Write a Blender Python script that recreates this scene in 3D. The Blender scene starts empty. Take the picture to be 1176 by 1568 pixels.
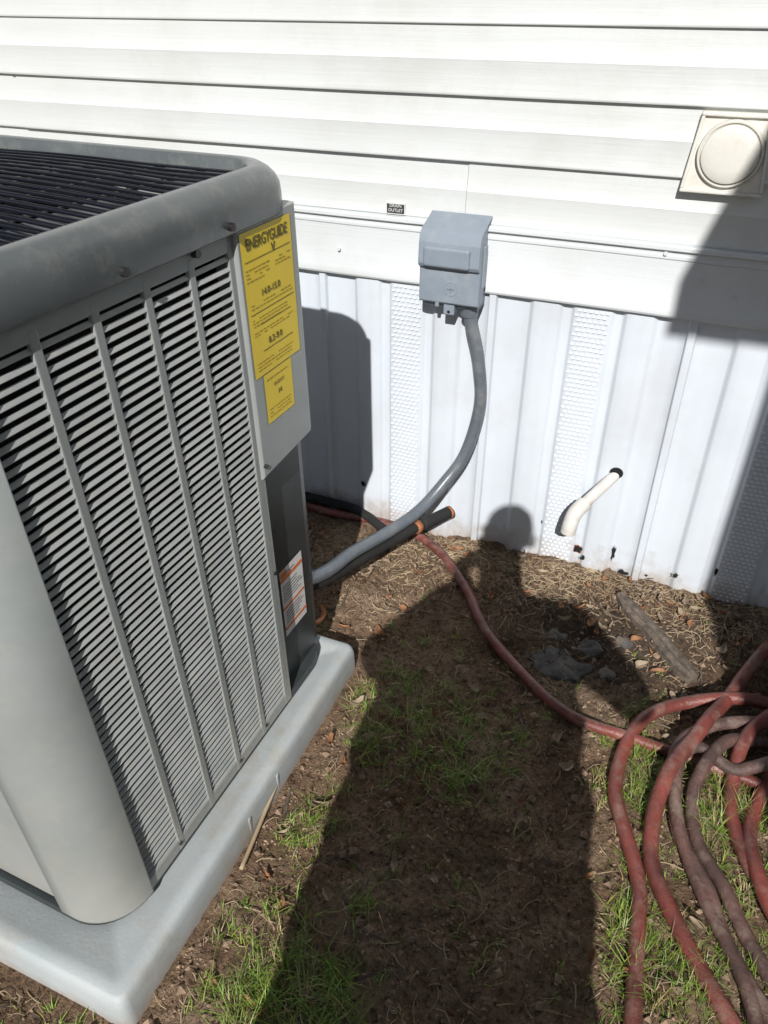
import bpy, math, random
from mathutils import Matrix, Vector, noise
random.seed(7)
D=bpy.data; SC=bpy.context.scene; COL=SC.collection
CAMH=1.4; WALL=1.85
# ------------------------------------------------------------------ helpers
def new_obj(name, verts, faces, mat=None, parent=None, smooth=False, mats=None, midx=None):
    me=D.meshes.new(name); me.from_pydata([tuple(v) for v in verts],[],faces); me.update()
    ob=D.objects.new(name,me); COL.objects.link(ob)
    if mats:
        for m in mats: me.materials.append(m)
        if midx: me.polygons.foreach_set("material_index",midx)
    elif mat: me.materials.append(mat)
    if smooth: me.polygons.foreach_set("use_smooth",[True]*len(me.polygons))
    if parent: ob.parent=parent
    return ob
def empty(name):
    e=D.objects.new(name,None); COL.objects.link(e); e.empty_display_size=0.1; return e
class MB:
    def __init__(s): s.v=[]; s.f=[]; s.m=[]
    def add(s,vs,fs,mi=0):
        o=len(s.v); s.v+= [Vector(v) for v in vs]; s.f+=[tuple(i+o for i in f) for f in fs]; s.m+=[mi]*len(fs)
    def box(s,x0,x1,y0,y1,z0,z1,mi=0):
        s.add([(x0,y0,z0),(x1,y0,z0),(x1,y1,z0),(x0,y1,z0),(x0,y0,z1),(x1,y0,z1),(x1,y1,z1),(x0,y1,z1)],
              [(0,3,2,1),(4,5,6,7),(0,1,5,4),(1,2,6,5),(2,3,7,6),(3,0,4,7)],mi)
    def obj(s,name,mats,parent=None,smooth=False,warp=None):
        vs=[warp(v) for v in s.v] if warp else s.v
        if not isinstance(mats,(list,tuple)): mats=[mats]
        return new_obj(name,vs,s.f,parent=parent,smooth=smooth,mats=mats,midx=s.m)
def bevel(ob,w,seg=2,ang=40):
    b=ob.modifiers.new("b",'BEVEL'); b.width=w; b.segments=seg; b.limit_method='ANGLE'; b.angle_limit=math.radians(ang)
    return ob
def smooth_angle(ob):
    ob.data.polygons.foreach_set("use_smooth",[True]*len(ob.data.polygons))
    m=ob.modifiers.new("e",'EDGE_SPLIT'); m.split_angle=math.radians(35)
def catmull(P,step):
    P=[Vector(p) for p in P]; Q=[P[0]*2-P[1]]+P+[P[-1]*2-P[-2]]; out=[]
    for i in range(1,len(Q)-2):
        a,b,c,d=Q[i-1],Q[i],Q[i+1],Q[i+2]; n=max(2,int((c-b).length/step))
        for k in range(n):
            t=k/n
            out.append(0.5*((2*b)+(-a+c)*t+(2*a-5*b+4*c-d)*t*t+(-a+3*b-3*c+d)*t**3))
    out.append(P[-1]); return out
def tube_data(P,r,n=12,step=0.01,rib=0.0,ribp=2,caps=True,taper=None):
    pts=catmull(P,step) if len(P)>2 else [Vector(P[0]),Vector(P[1])]
    vs=[];fs=[]; t0=(pts[1]-pts[0]).normalized()
    up=Vector((0,0,1)) if abs(t0.z)<0.9 else Vector((1,0,0))
    nrm=(up-t0*up.dot(t0)).normalized()
    for i,p in enumerate(pts):
        t=(pts[min(i+1,len(pts)-1)]-pts[max(i-1,0)]).normalized()
        nrm=(nrm-t*nrm.dot(t)).normalized(); b=t.cross(nrm)
        rr=r+(rib if (i%ribp)==0 else 0)
        if taper: rr*=taper(i/(len(pts)-1))
        for k in range(n):
            a=2*math.pi*k/n; vs.append(p+(nrm*math.cos(a)+b*math.sin(a))*rr)
    for i in range(len(pts)-1):
        for k in range(n):
            k2=(k+1)%n; fs.append((i*n+k,i*n+k2,(i+1)*n+k2,(i+1)*n+k))
    if caps:
        fs.append(tuple(range(n))[::-1]); o=(len(pts)-1)*n; fs.append(tuple(o+k for k in range(n)))
    return vs,fs
def tube(name,P,r,mat,parent=None,**kw):
    vs,fs=tube_data(P,r,**kw); return new_obj(name,vs,fs,mat,parent,smooth=True)
# ------------------------------------------------------------------ materials
def mat(name,c1,c2=None,scale=8,rough=0.6,bump=0.0,bscale=60,stretch=(1,1,1),metal=0,spec=0.5,c3=None,s3=2,f3=0.5,lo=0.35,hi=0.65,bstretch=None,coat=0,bdist=0.01):
    m=D.materials.new(name); m.use_nodes=True; nt=m.node_tree; L=nt.links; bs=nt.nodes["Principled BSDF"]
    bs.inputs["Roughness"].default_value=rough; bs.inputs["Metallic"].default_value=metal
    bs.inputs["Specular IOR Level"].default_value=spec
    bs.inputs["Coat Weight"].default_value=coat
    tc=nt.nodes.new("ShaderNodeTexCoord")
    def nz(sc,st,det=6,ro=0.6):
        mp=nt.nodes.new("ShaderNodeMapping"); mp.inputs["Scale"].default_value=st
        n=nt.nodes.new("ShaderNodeTexNoise"); n.inputs["Scale"].default_value=sc; n.inputs["Detail"].default_value=det; n.inputs["Roughness"].default_value=ro
        L.new(tc.outputs["Object"],mp.inputs[0]); L.new(mp.outputs[0],n.inputs["Vector"]); return n
    if c2 is None: c2=tuple(x*0.85 for x in c1)
    n=nz(scale,stretch,4); r=nt.nodes.new("ShaderNodeValToRGB")
    r.color_ramp.elements[0].position=lo; r.color_ramp.elements[0].color=(*c2,1)
    r.color_ramp.elements[1].position=hi; r.color_ramp.elements[1].color=(*c1,1)
    L.new(n.outputs["Fac"],r.inputs[0]); out=r.outputs[0]
    if c3:
        n3=nz(s3,(1,1,1),6,0.7); r3=nt.nodes.new("ShaderNodeValToRGB"); r3.color_ramp.elements[0].position=0.5; r3.color_ramp.elements[1].position=0.72
        r3.color_ramp.elements[1].color=(f3,f3,f3,1)
        mx=nt.nodes.new("ShaderNodeMixRGB"); mx.inputs[2].default_value=(*c3,1)
        L.new(n3.outputs["Fac"],r3.inputs[0]); L.new(r3.outputs[0],mx.inputs[0]); L.new(out,mx.inputs[1]); out=mx.outputs[0]
    L.new(out,bs.inputs["Base Color"])
    if bump>0:
        nb=nz(bscale,bstretch or (1,1,1),5,0.65); b=nt.nodes.new("ShaderNodeBump"); b.inputs["Strength"].default_value=bump; b.inputs["Distance"].default_value=bdist
        L.new(nb.outputs["Fac"],b.inputs["Height"]); L.new(b.outputs[0],bs.inputs["Normal"])
    return m
M_side=mat("vinyl_siding",(0.655,0.685,0.685),(0.595,0.62,0.615),1.3,0.5,0.10,14,bstretch=(0.25,1,9),c3=(0.45,0.43,0.38),s3=3.5,f3=0.28)
M_trim=mat("vinyl_trim",(0.675,0.71,0.73),(0.62,0.655,0.67),2,0.45,0.10,14,bstretch=(0.25,1,9),c3=(0.48,0.46,0.42),s3=5,f3=0.25)
M_skirt=mat("skirting_vinyl",(0.665,0.72,0.785),(0.605,0.66,0.725),2.5,0.36,0.06,20,c3=(0.50,0.50,0.50),s3=4,f3=0.3)
def add_splash(m,z0,z1,col,maxf,k=0.30):
    nt=m.node_tree; L=nt.links; bs=nt.nodes["Principled BSDF"]; src=bs.inputs["Base Color"].links[0].from_socket
    tc=nt.nodes.new("ShaderNodeTexCoord"); sx=nt.nodes.new("ShaderNodeSeparateXYZ"); L.new(tc.outputs["Object"],sx.inputs[0])
    n=nt.nodes.new("ShaderNodeTexNoise"); n.inputs["Scale"].default_value=14; n.inputs["Detail"].default_value=8; n.inputs["Roughness"].default_value=0.7
    L.new(tc.outputs["Object"],n.inputs["Vector"])
    ad=nt.nodes.new("ShaderNodeMath"); ad.operation='MULTIPLY_ADD'; ad.inputs[1].default_value=-k; L.new(n.outputs["Fac"],ad.inputs[0]); L.new(sx.outputs["Z"],ad.inputs[2])
    mr=nt.nodes.new("ShaderNodeMapRange"); mr.inputs["From Min"].default_value=z0-k/2; mr.inputs["From Max"].default_value=z1-k/2
    mr.inputs["To Min"].default_value=maxf; mr.inputs["To Max"].default_value=0; L.new(ad.outputs[0],mr.inputs["Value"])
    mx=nt.nodes.new("ShaderNodeMixRGB"); mx.inputs[2].default_value=(*col,1); L.new(mr.outputs[0],mx.inputs[0]); L.new(src,mx.inputs[1]); L.new(mx.outputs[0],bs.inputs["Base Color"])
add_splash(M_skirt,0.0,0.09,(0.38,0.30,0.23),0.65)
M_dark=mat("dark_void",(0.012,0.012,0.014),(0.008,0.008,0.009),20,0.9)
M_acg=mat("ac_painted_steel",(0.31,0.335,0.33),(0.27,0.295,0.29),5,0.34,0.05,300,c3=(0.40,0.38,0.33),s3=18,f3=0.35)
add_splash(M_acg,0.05,0.35,(0.40,0.36,0.30),0.35,0.4)
M_cap=mat("ac_cap_steel",(0.12,0.135,0.138),(0.095,0.108,0.112),6,0.22,0.05,300,c3=(0.27,0.265,0.24),s3=30,f3=0.35)
M_slat=mat("ac_louver_steel",(0.37,0.395,0.39),(0.29,0.31,0.305),14,0.36,0.04,200,c3=(0.46,0.42,0.36),s3=30,f3=0.5)
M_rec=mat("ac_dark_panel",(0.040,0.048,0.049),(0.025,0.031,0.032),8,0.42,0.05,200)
M_coil=mat("coil_fins",(0.008,0.009,0.010),(0.005,0.005,0.006),40,0.8,spec=0.2)
M_wire=mat("coated_wire",(0.010,0.011,0.017),(0.007,0.008,0.012),30,0.28,spec=0.35)
M_fan=mat("fan_metal",(0.25,0.26,0.28),(0.15,0.16,0.17),10,0.35,metal=0.6)
M_pad=mat("pad_plastic",(0.44,0.48,0.49),(0.38,0.42,0.43),6,0.6,0.10,160,c3=(0.36,0.30,0.23),s3=9,f3=0.6)
add_splash(M_pad,-0.02,0.035,(0.30,0.22,0.16),0.6,0.10)
M_yel=mat("yellow_label",(0.80,0.60,0.02),(0.74,0.54,0.02),6,0.45)
M_ink=mat("label_ink",(0.12,0.10,0.02),(0.10,0.085,0.02),10,0.6)
M_ink2=mat("label_fine_ink",(0.38,0.28,0.02),(0.32,0.24,0.02),10,0.6)
M_white=mat("white_label",(0.75,0.74,0.72),(0.66,0.65,0.63),12,0.5)
M_orange=mat("orange_print",(0.75,0.20,0.05),(0.65,0.17,0.05),10,0.5)
M_boxg=mat("disconnect_grey",(0.25,0.295,0.35),(0.21,0.255,0.305),8,0.45,0.05,200,c3=(0.38,0.39,0.40),s3=22,f3=0.35)
M_cond=mat("conduit_grey",(0.14,0.16,0.185),(0.10,0.12,0.14),12,0.33,0.05,100,c3=(0.30,0.29,0.27),s3=20,f3=0.4)
M_foam=mat("black_foam",(0.02,0.02,0.02),(0.012,0.012,0.012),30,0.8,0.3,200)
M_copper=mat("copper",(0.60,0.24,0.12),(0.35,0.15,0.08),30,0.4,metal=0.7)
M_foamend=mat("foam_cut_end",(0.45,0.17,0.07),(0.22,0.09,0.05),60,0.9)
M_pvc=mat("white_pvc",(0.70,0.69,0.66),(0.60,0.59,0.55),12,0.35,c3=(0.42,0.36,0.28),s3=22,f3=0.5)
M_vent=mat("vent_plastic",(0.72,0.71,0.66),(0.66,0.65,0.59),7,0.5,0.1,60,c3=(0.46,0.41,0.32),s3=14,f3=0.45)
M_hose=mat("red_rubber",(0.25,0.065,0.050),(0.12,0.040,0.034),11,0.36,0.4,60,c3=(0.28,0.19,0.15),s3=18,f3=0.85)
M_hose2=mat("worn_brown_rubber",(0.15,0.080,0.066),(0.07,0.043,0.038),14,0.55,0.4,80,c3=(0.26,0.20,0.16),s3=20,f3=0.85)
M_wood=mat("weathered_wood",(0.19,0.15,0.115),(0.075,0.06,0.048),60,0.9,0.3,90)
M_stone=mat("grey_stone",(0.12,0.115,0.11),(0.055,0.05,0.047),30,0.9,0.6,70,c3=(0.20,0.145,0.10),s3=20,f3=0.9)
M_straw=mat("dry_straw",(0.50,0.40,0.26),(0.28,0.20,0.12),5,0.8)
M_leaf=mat("dead_leaf",(0.36,0.17,0.08),(0.19,0.10,0.05),30,0.7)
M_leaf2=mat("pale_dead_leaf",(0.38,0.30,0.21),(0.22,0.16,0.11),40,0.8)
M_clod=mat("soil_clod",(0.40,0.28,0.19),(0.16,0.11,0.075),14,0.95,0.5,120)
M_mulch=mat("dark_debris",(0.09,0.065,0.05),(0.04,0.03,0.025),14,0.95,0.5,120)
M_skin=mat("skin",(0.50,0.30,0.21),(0.45,0.26,0.18),8,0.5); M_shirt=mat("cotton_coat",(0.05,0.07,0.12),(0.04,0.055,0.1),20,0.9)
M_jean=mat("denim",(0.06,0.08,0.13),(0.045,0.06,0.1),30,0.9); M_hair=mat("hair",(0.03,0.02,0.015),(0.02,0.014,0.01),60,0.6)
M_shoe=mat("shoe",(0.05,0.04,0.035),(0.04,0.03,0.025),20,0.6)
M_metal=mat("screw_metal",(0.12,0.12,0.12),(0.06,0.05,0.05),50,0.4,metal=0.8)
M_shing=mat("roof_shingle",(0.10,0.095,0.09),(0.06,0.058,0.055),30,0.9,0.5,80)
M_glass=mat("window_glass",(0.03,0.04,0.05),(0.02,0.03,0.04),3,0.08)
M_seamshade=mat("seam_shadow",(0.22,0.21,0.19),(0.15,0.14,0.13),30,0.9)  # dark colour standing in for the shadow line at siding overlaps
def grass_mat():
    m=D.materials.new("grass_blades"); m.use_nodes=True; nt=m.node_tree; L=nt.links; bs=nt.nodes["Principled BSDF"]
    at=nt.nodes.new("ShaderNodeAttribute"); at.attribute_name="gcol"; L.new(at.outputs["Color"],bs.inputs["Base Color"])
    bs.inputs["Roughness"].default_value=0.5
    return m
M_grass=grass_mat()
def soil_mat():
    m=D.materials.new("bare_soil"); m.use_nodes=True; nt=m.node_tree; L=nt.links; bs=nt.nodes["Principled BSDF"]; bs.inputs["Roughness"].default_value=0.95; bs.inputs["Specular IOR Level"].default_value=0.15
    tc=nt.nodes.new("ShaderNodeTexCoord")
    def N(s,d=6,r=0.65,dist=0):
        n=nt.nodes.new("ShaderNodeTexNoise"); n.inputs["Scale"].default_value=s; n.inputs["Detail"].default_value=d; n.inputs["Roughness"].default_value=r; n.inputs["Distortion"].default_value=dist
        L.new(tc.outputs["Object"],n.inputs["Vector"]); return n.outputs["Fac"]
    def ramp(f,stops):
        r=nt.nodes.new("ShaderNodeValToRGB"); e=r.color_ramp.elements
        while len(e)<len(stops): e.new(0.5)
        for i,(p,c) in enumerate(stops): e[i].position=p; e[i].color=(*c,1)
        L.new(f,r.inputs[0]); return r.outputs[0]
    a=ramp(N(5,8,0.7),[(0.36,(0.215,0.138,0.09)),(0.5,(0.355,0.245,0.165)),(0.64,(0.50,0.37,0.265))])
    b=ramp(N(85,6,0.75),[(0.36,(0.20,0.165,0.14)),(0.47,(0.82,0.80,0.77)),(0.64,(1.28,1.24,1.2))])
    mx=nt.nodes.new("ShaderNodeMixRGB"); mx.blend_type='MULTIPLY'; mx.inputs[0].default_value=0.92; L.new(a,mx.inputs[1]); L.new(b,mx.inputs[2])
    c=ramp(N(14,6,0.6,0.6),[(0.54,(0,0,0)),(0.68,(0.4,0.4,0.4))])
    m2=nt.nodes.new("ShaderNodeMixRGB"); m2.inputs[2].default_value=(0.12,0.115,0.05,1); L.new(c,m2.inputs[0]); L.new(mx.outputs[0],m2.inputs[1])
    vs=nt.nodes.new("ShaderNodeVectorMath"); vs.operation='SUBTRACT'; vs.inputs[1].default_value=(-0.04,1.56,0); L.new(tc.outputs["Object"],vs.inputs[0])
    sc=nt.nodes.new("ShaderNodeVectorMath"); sc.operation='MULTIPLY'; sc.inputs[1].default_value=(0.85,1.3,0); L.new(vs.outputs[0],sc.inputs[0])
    ln=nt.nodes.new("ShaderNodeVectorMath"); ln.operation='LENGTH'; L.new(sc.outputs[0],ln.inputs[0])
    ad2=nt.nodes.new("ShaderNodeMath"); ad2.operation='MULTIPLY_ADD'; ad2.inputs[1].default_value=0.6; L.new(N(9,6,0.7),ad2.inputs[0]); L.new(ln.outputs["Value"],ad2.inputs[2])
    mr=nt.nodes.new("ShaderNodeMapRange"); mr.inputs["From Min"].default_value=0.38; mr.inputs["From Max"].default_value=0.68; mr.inputs["To Min"].default_value=0.82; mr.inputs["To Max"].default_value=0.0; L.new(ad2.outputs[0],mr.inputs["Value"])
    m3=nt.nodes.new("ShaderNodeMixRGB"); m3.inputs[2].default_value=(0.10,0.073,0.055,1); L.new(mr.outputs[0],m3.inputs[0]); L.new(m2.outputs[0],m3.inputs[1])
    L.new(m3.outputs[0],bs.inputs["Base Color"])
    ad=nt.nodes.new("ShaderNodeMath"); ad.operation='ADD'; L.new(N(45,8,0.75),ad.inputs[0]); L.new(N(220,4,0.7),ad.inputs[1])
    bu=nt.nodes.new("ShaderNodeBump"); bu.inputs["Strength"].default_value=1.0; bu.inputs["Distance"].default_value=0.018; L.new(ad.outputs[0],bu.inputs["Height"]); L.new(bu.outputs[0],bs.inputs["Normal"])
    return m
M_soil=soil_mat()
# ------------------------------------------------------------------ ground
def gh(x,y):
    if abs(x)>4 or y<-3 or y>3: return -0.01
    p=Vector((x,y,0))
    h=0.022*noise.noise(p*2.1)+0.013*noise.noise(p*7+Vector((5,1,2)))+0.010*noise.noise(p*19)+0.007*noise.noise(p*47+Vector((3,3,3)))+0.004*noise.noise(p*110)
    if y>1.7 and y<1.9: h+=0.02*(y-1.7)/0.2*(0.6+noise.noise(p*6))
    if -1.6<x<-0.56 and 0.3<y<1.28: h=min(h,-0.004)
    return h
def axis(lo,hi,step,far):
    a=[lo+i*step for i in range(int(round((hi-lo)/step))+1)]
    L_=[];d=step
    v=lo
    while v>-far: d*=1.5; v-=d; L_.append(v)
    R_=[];d=step;v=a[-1]
    while v<far: d*=1.5; v+=d; R_.append(v)
    return L_[::-1]+a+R_
xs=axis(-1.1,0.5,0.006,300); ys=axis(0.3,1.92,0.006,300)
vs=[(x,y,gh(x,y)) for y in ys for x in xs]; nx=len(xs)
fs=[(j*nx+i,j*nx+i+1,(j+1)*nx+i+1,(j+1)*nx+i) for j in range(len(ys)-1) for i in range(nx-1)]
new_obj("ground",vs,fs,M_soil,smooth=True)
# ------------------------------------------------------------------ house wall
house=empty("mobile_home")
PZ=0.1335; Z0=0.936
seams={0:[-0.549],1:[-1.866],2:[-1.875],3:[0.9],4:[-0.2],5:[-2.4]}
prof=[(0.001,0.0),(0.0135,0.0),(0.0145,0.002),(0.0145,0.005),(0.0125,0.012),(0.0120,0.066),(0.0125,0.0685),(0.0110,0.072),(0.0085,0.082),(0.0065,0.094),(0.0050,0.106),(0.0042,0.1345)]
mb=MB(); sg=MB()
XL,XR=-7.0,5.0
for k in range(12):
    zb=Z0+PZ*k; cuts=[XL]+seams.get(k,[])+[XR]
    for s in range(len(cuts)-1):
        off=0.0035*(s%2)
        xa=cuts[s]-(0.02 if s%2 else 0); xb=cuts[s+1]; n=max(2,int((xb-xa)/0.12)); vv=[];ff=[]
        for i in range(n+1):
            x=xa+(xb-xa)*i/n
            for (d,z) in prof:
                w=0.0030*noise.noise(Vector((x*0.9,k*3.1,0)))+0.0008*noise.noise(Vector((x*4,k*3.1,z*20)))
                vv.append((x,WALL-d-off-w*(1 if z>0.002 else 0.6),zb+z+0.0014*noise.noise(Vector((x*1.1,k*7,2)))))
        m_=len(prof)
        for i in range(n):
            for j in range(m_-1): ff.append((i*m_+j,(i+1)*m_+j,(i+1)*m_+j+1,i*m_+j+1))
        if off:
            e=[(xa,WALL-d+0.003,zb+z) for (d,z) in prof]; o=len(vv); vv+=e
            for j in range(m_-1): ff.append((j,j+1,o+j+1,o+j))
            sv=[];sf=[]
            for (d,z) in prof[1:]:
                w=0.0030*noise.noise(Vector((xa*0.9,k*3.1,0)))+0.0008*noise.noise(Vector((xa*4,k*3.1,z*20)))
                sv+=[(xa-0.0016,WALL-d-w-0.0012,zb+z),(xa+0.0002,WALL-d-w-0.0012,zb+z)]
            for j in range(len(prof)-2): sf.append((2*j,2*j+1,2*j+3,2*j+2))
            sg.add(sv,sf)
        mb.add(vv,ff)
sd=mb.obj("siding",M_side,house); smooth_angle(sd); sd.modifiers["e"].split_angle=math.radians(28)
sg.obj("siding_seam_shade",M_seamshade,house)  # thin dark strips painted as the shade beside each overlap edge
mb=MB(); mb.box(XL,XR,WALL+0.004,WALL+3.5,0.79,Z0+12*PZ); mb.obj("wall_core",M_trim,house)
mb=MB(); ztop=Z0+12*PZ
mb.box(XL-0.3,XR+0.3,WALL-0.28,WALL+3.9,ztop,ztop+0.14); mb.obj("eave",M_trim,house)
mb=MB(); mb.add([(XL-0.35,WALL-0.33,ztop+0.14),(XR+0.35,WALL-0.33,ztop+0.14),(XR+0.35,WALL+1.8,ztop+0.75),(XL-0.35,WALL+1.8,ztop+0.75),(XL-0.35,WALL+3.95,ztop+0.14),(XR+0.35,WALL+3.95,ztop+0.14)],[(0,1,2,3),(3,2,5,4),(0,3,4),(1,5,2)]); mb.obj("roof",M_shing,house)
tp=[(0.0,0.936),(0.030,0.9355),(0.033,0.932),(0.033,0.925),(0.030,0.9225),(0.024,0.921),(0.0235,0.914),(0.026,0.911),(0.026,0.905),(0.0235,0.902),(0.0225,0.800),(0.024,0.797),(0.0245,0.779),(0.022,0.774),(0.0,0.774)]
mb=MB(); 
for (xa,xb,off) in ((XL,-0.016,0.0),(-0.030,XR,0.0025)):
    n=max(2,int((xb-xa)/0.12)); vv=[];ff=[];m_=len(tp)
    for i in range(n+1):
        x=xa+(xb-xa)*i/n
        for j,(d,z) in enumerate(tp): vv.append((x,WALL-d-off+0.0025*noise.noise(Vector((x*2,1,1))),z+0.002*noise.noise(Vector((x*1.7,5,1)))))
    for i in range(n):
        for j in range(m_-1): ff.append((i*m_+j+1,(i+1)*m_+j+1,(i+1)*m_+j,i*m_+j))
    if off: ff.append(tuple(range(m_)))
    mb.add(vv,ff)
t=mb.obj("skirting_trim",M_trim,house); smooth_angle(t); t.modifiers["e"].split_angle=math.radians(28)
P=0.4765; J0=-0.960
kp=[(0,.015),(.006,.015),(.011,.001),(.088,.0),(.104,.013),(.162,.013),(.176,.002),(.192,.002),(.203,.010),(.288,.010),(.299,.002),(.313,.002),(.327,.013),(.382,.013),(.400,.0),(.462,.001),(.467,.015),(.4765,.015)]
offs=[]
for i in range(len(kp)-1):
    (a,da),(b,db)=kp[i],kp[i+1]; n=4 if b-a<0.03 else 3
    for k in range(n):
        t=k/n; s=t*t*(3-2*t); offs.append((a+(b-a)*t,da+(db-da)*s))
def skd(xr):
    for i in range(len(kp)-1):
        if kp[i][0]<=xr<=kp[i+1][0]:
            t=(xr-kp[i][0])/(kp[i+1][0]-kp[i][0]); s=t*t*(3-2*t); return kp[i][1]+(kp[i+1][1]-kp[i][1])*s
    return 0
zr=[-0.06+0.85*i/24 for i in range(25)]; vv=[];ff=[];cols=[]
for q in range(-8,9):
    for (o,d) in offs: cols.append((J0+q*P+o,d))
cols=[c for c in cols if XL<c[0]<XR]
def wob(x,z): return 0.0055*noise.noise(Vector((x*3.3,z*2.2,4)))+0.0022*noise.noise(Vector((x*14,z*6,9)))
for (x,d) in cols:
    for z in zr: vv.append((x,WALL-d-wob(x,z),z))
m_=len(zr)
for i in range(len(cols)-1):
    for j in range(m_-1): ff.append((i*m_+j,(i+1)*m_+j,(i+1)*m_+j+1,i*m_+j+1))
new_obj("skirting",vv,ff,M_skirt,house,smooth=True)
mb=MB()
for q in range(-2,4):
    x0=J0+q*P+0.2085
    if x0>1.0: continue
    nrow=62
    for r in range(nrow):
        for c in range(6):
            x=x0+0.0135*c+(0.0067 if r%2 else 0)-0.002; z=0.012+0.0122*r
            if z>0.768: continue
            y=WALL-0.010-wob(x,z); w=0.0048; h=0.0046; o=0.0034
            mb.add([(x-w,y-0.0002,z+h),(x+w,y-0.0002,z+h),(x+w*0.7,y-o,z),(x-w*0.7,y-o,z),(x-w,y-0.0002,z+h*0.2),(x+w,y-0.0002,z+h*0.2)],[(0,3,2,1),(0,4,3),(1,2,5)],0)
            mb.add([(x-w*.8,y-0.0006,z-0.0018),(x+w*.8,y-0.0006,z-0.0018),(x+w*.8,y-0.0006,z+0.0010),(x-w*.8,y-0.0006,z+0.0010)],[(0,1,2,3)],1)
mb.obj("skirting_vents",[M_skirt,M_dark],house)
def hole(x,z,w,h,seed=0):
    rnd=random.Random(seed); n=16; y=WALL-skd((x-J0)%P)-wob(x,z)-0.0035; a=[];b=[]
    for k in range(n):
        t=2*math.pi*k/n; r=rnd.uniform(0.5,1.15)
        a.append((x+math.cos(t)*w*r,y-0.001,z+math.sin(t)*h*r)); b.append((x+math.cos(t)*w*r*1.35,y,z+math.sin(t)*h*r*1.25))
    return a,b,n
mb=MB()
for i,(x,z,w,h,ru) in enumerate([(-0.178,0.066,0.014,0.014,1),(-0.080,0.078,0.006,0.028,0),(-0.045,0.022,0.016,0.010,0),(0.093,0.062,0.009,0.009,0),(-0.847,0.128,0.008,0.012,0),(-0.16,0.045,0.007,0.010,0),(0.19,0.10,0.004,0.014,0),(-0.29,0.13,0.003,0.008,0),(0.02,0.03,0.005,0.005,0)]):
    a,b,n=hole(x,z,w,h,seed=i); mb.add(b,[tuple(range(n))],1 if ru else 2); mb.add(a,[tuple(range(n))],0)
mb.obj("skirting_chips",[M_dark,M_foamend,M_pad],house)
mb=MB(); 
lx0,lx1,lz0,lz1=-0.772,-0.722,0.938,0.964; ly=WALL-0.0175
mb.box(lx0,lx1,ly,ly+0.004,lz0,lz1,0); mb.box(lx0+.002,lx1-.002,ly-0.0006,ly,lz0+.002,lz1-.002,1)
mb.obj("drain_label",[M_white,M_rec],house)
def text(name,body,size,loc,rot,mt,parent,sx=1,off=0.0):
    cu=D.curves.new(name,'FONT'); cu.body=body; cu.size=size; cu.align_x='CENTER'; cu.align_y='CENTER'; cu.extrude=0.0002; cu.offset=off; cu.materials.append(mt)
    o=D.objects.new(name,cu); COL.objects.link(o); o.location=loc; o.rotation_euler=rot; o.scale=(sx,1,1)
    o.parent=parent; return o
text("drain_text","DRAIN\nOUTLET",0.0105,((lx0+lx1)/2,ly-0.001,0.9525),(math.radians(90),0,0),M_white,house,1.0)
mb=MB()
for (x,z) in ((-0.101,0.917),(-0.016,0.868),(0.06,0.84),(-0.9,0.84)):
    vs_,fs_=tube_data([(x,WALL-0.031,z),(x,WALL-0.02,z)],0.0045,n=10); mb.add(vs_,fs_)
mb.obj("trim_screws",M_trim,house)
# ------------------------------------------------------------------ wall vent
vent=empty("dryer_vent")
mb=MB(); vx0,vx1,vz0,vz1=-0.100,0.062,1.046,1.197
def trap(mb,x0,x1,y0b,y0t,y1,z0,z1,ins):
    mb.add([(x0,y0b,z0),(x1,y0b,z0),(x1,y1,z0),(x0,y1,z0),(x0+ins,y0t,z1),(x1-ins,y0t,z1),(x1-ins,y1,z1),(x0+ins,y1,z1)],[(0,3,2,1),(4,5,6,7),(0,1,5,4),(1,2,6,5),(2,3,7,6),(3,0,4,7)])
trap(mb,vx0,vx1,1.818,1.826,1.8445,vz0,vz1,0.014); b=mb.obj("vent_flange",M_vent,vent); bevel(b,0.004,3)
mb=MB(); w=0.008
mb.box(vx0+.015,vx1-.015,1.818,1.828,vz1-w,vz1-.001);mb.box(vx0+.001,vx1-.001,1.811,1.822,vz0+.001,vz0+w)
for sx,x in ((1,vx0),(-1,vx1)):
    a0,a1=sorted((x+sx*.001,x+sx*w)); b0,b1=sorted((x+sx*.015,x+sx*(w+.014)))
    mb.add([(a0,1.811,vz0+w),(a1,1.811,vz0+w),(a1,1.822,vz0+w),(a0,1.822,vz0+w),(b0,1.818,vz1-w),(b1,1.818,vz1-w),(b1,1.828,vz1-w),(b0,1.828,vz1-w)],[(0,3,2,1),(4,5,6,7),(0,1,5,4),(1,2,6,5),(2,3,7,6),(3,0,4,7)])
b=mb.obj("vent_rim",M_vent,vent); bevel(b,0.002,2)
def disc(mb,c,prof,n=48,mi=0):
    o=[];f=[]
    for (r,y) in prof:
        for k in range(n):
            a=2*math.pi*k/n; o.append((c[0]+r*math.cos(a),y,c[1]+r*math.sin(a)))
    for i in range(len(prof)-1):
        for k in range(n):
            k2=(k+1)%n; f.append((i*n+k,i*n+k2,(i+1)*n+k2,(i+1)*n+k))
    f.append(tuple((len(prof)-1)*n+k for k in range(n)))
    mb.add(o,f,mi)
mb=MB(); disc(mb,(-0.017,1.123),[(0.063,1.823),(0.063,1.812),(0.061,1.809),(0.058,1.809),(0.057,1.814),(0.055,1.814),(0.054,1.806),(0.050,1.804),(0.03,1.803),(0.01,1.8025)]); b=mb.obj("vent_cover",M_vent,vent); smooth_angle(b)
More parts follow.
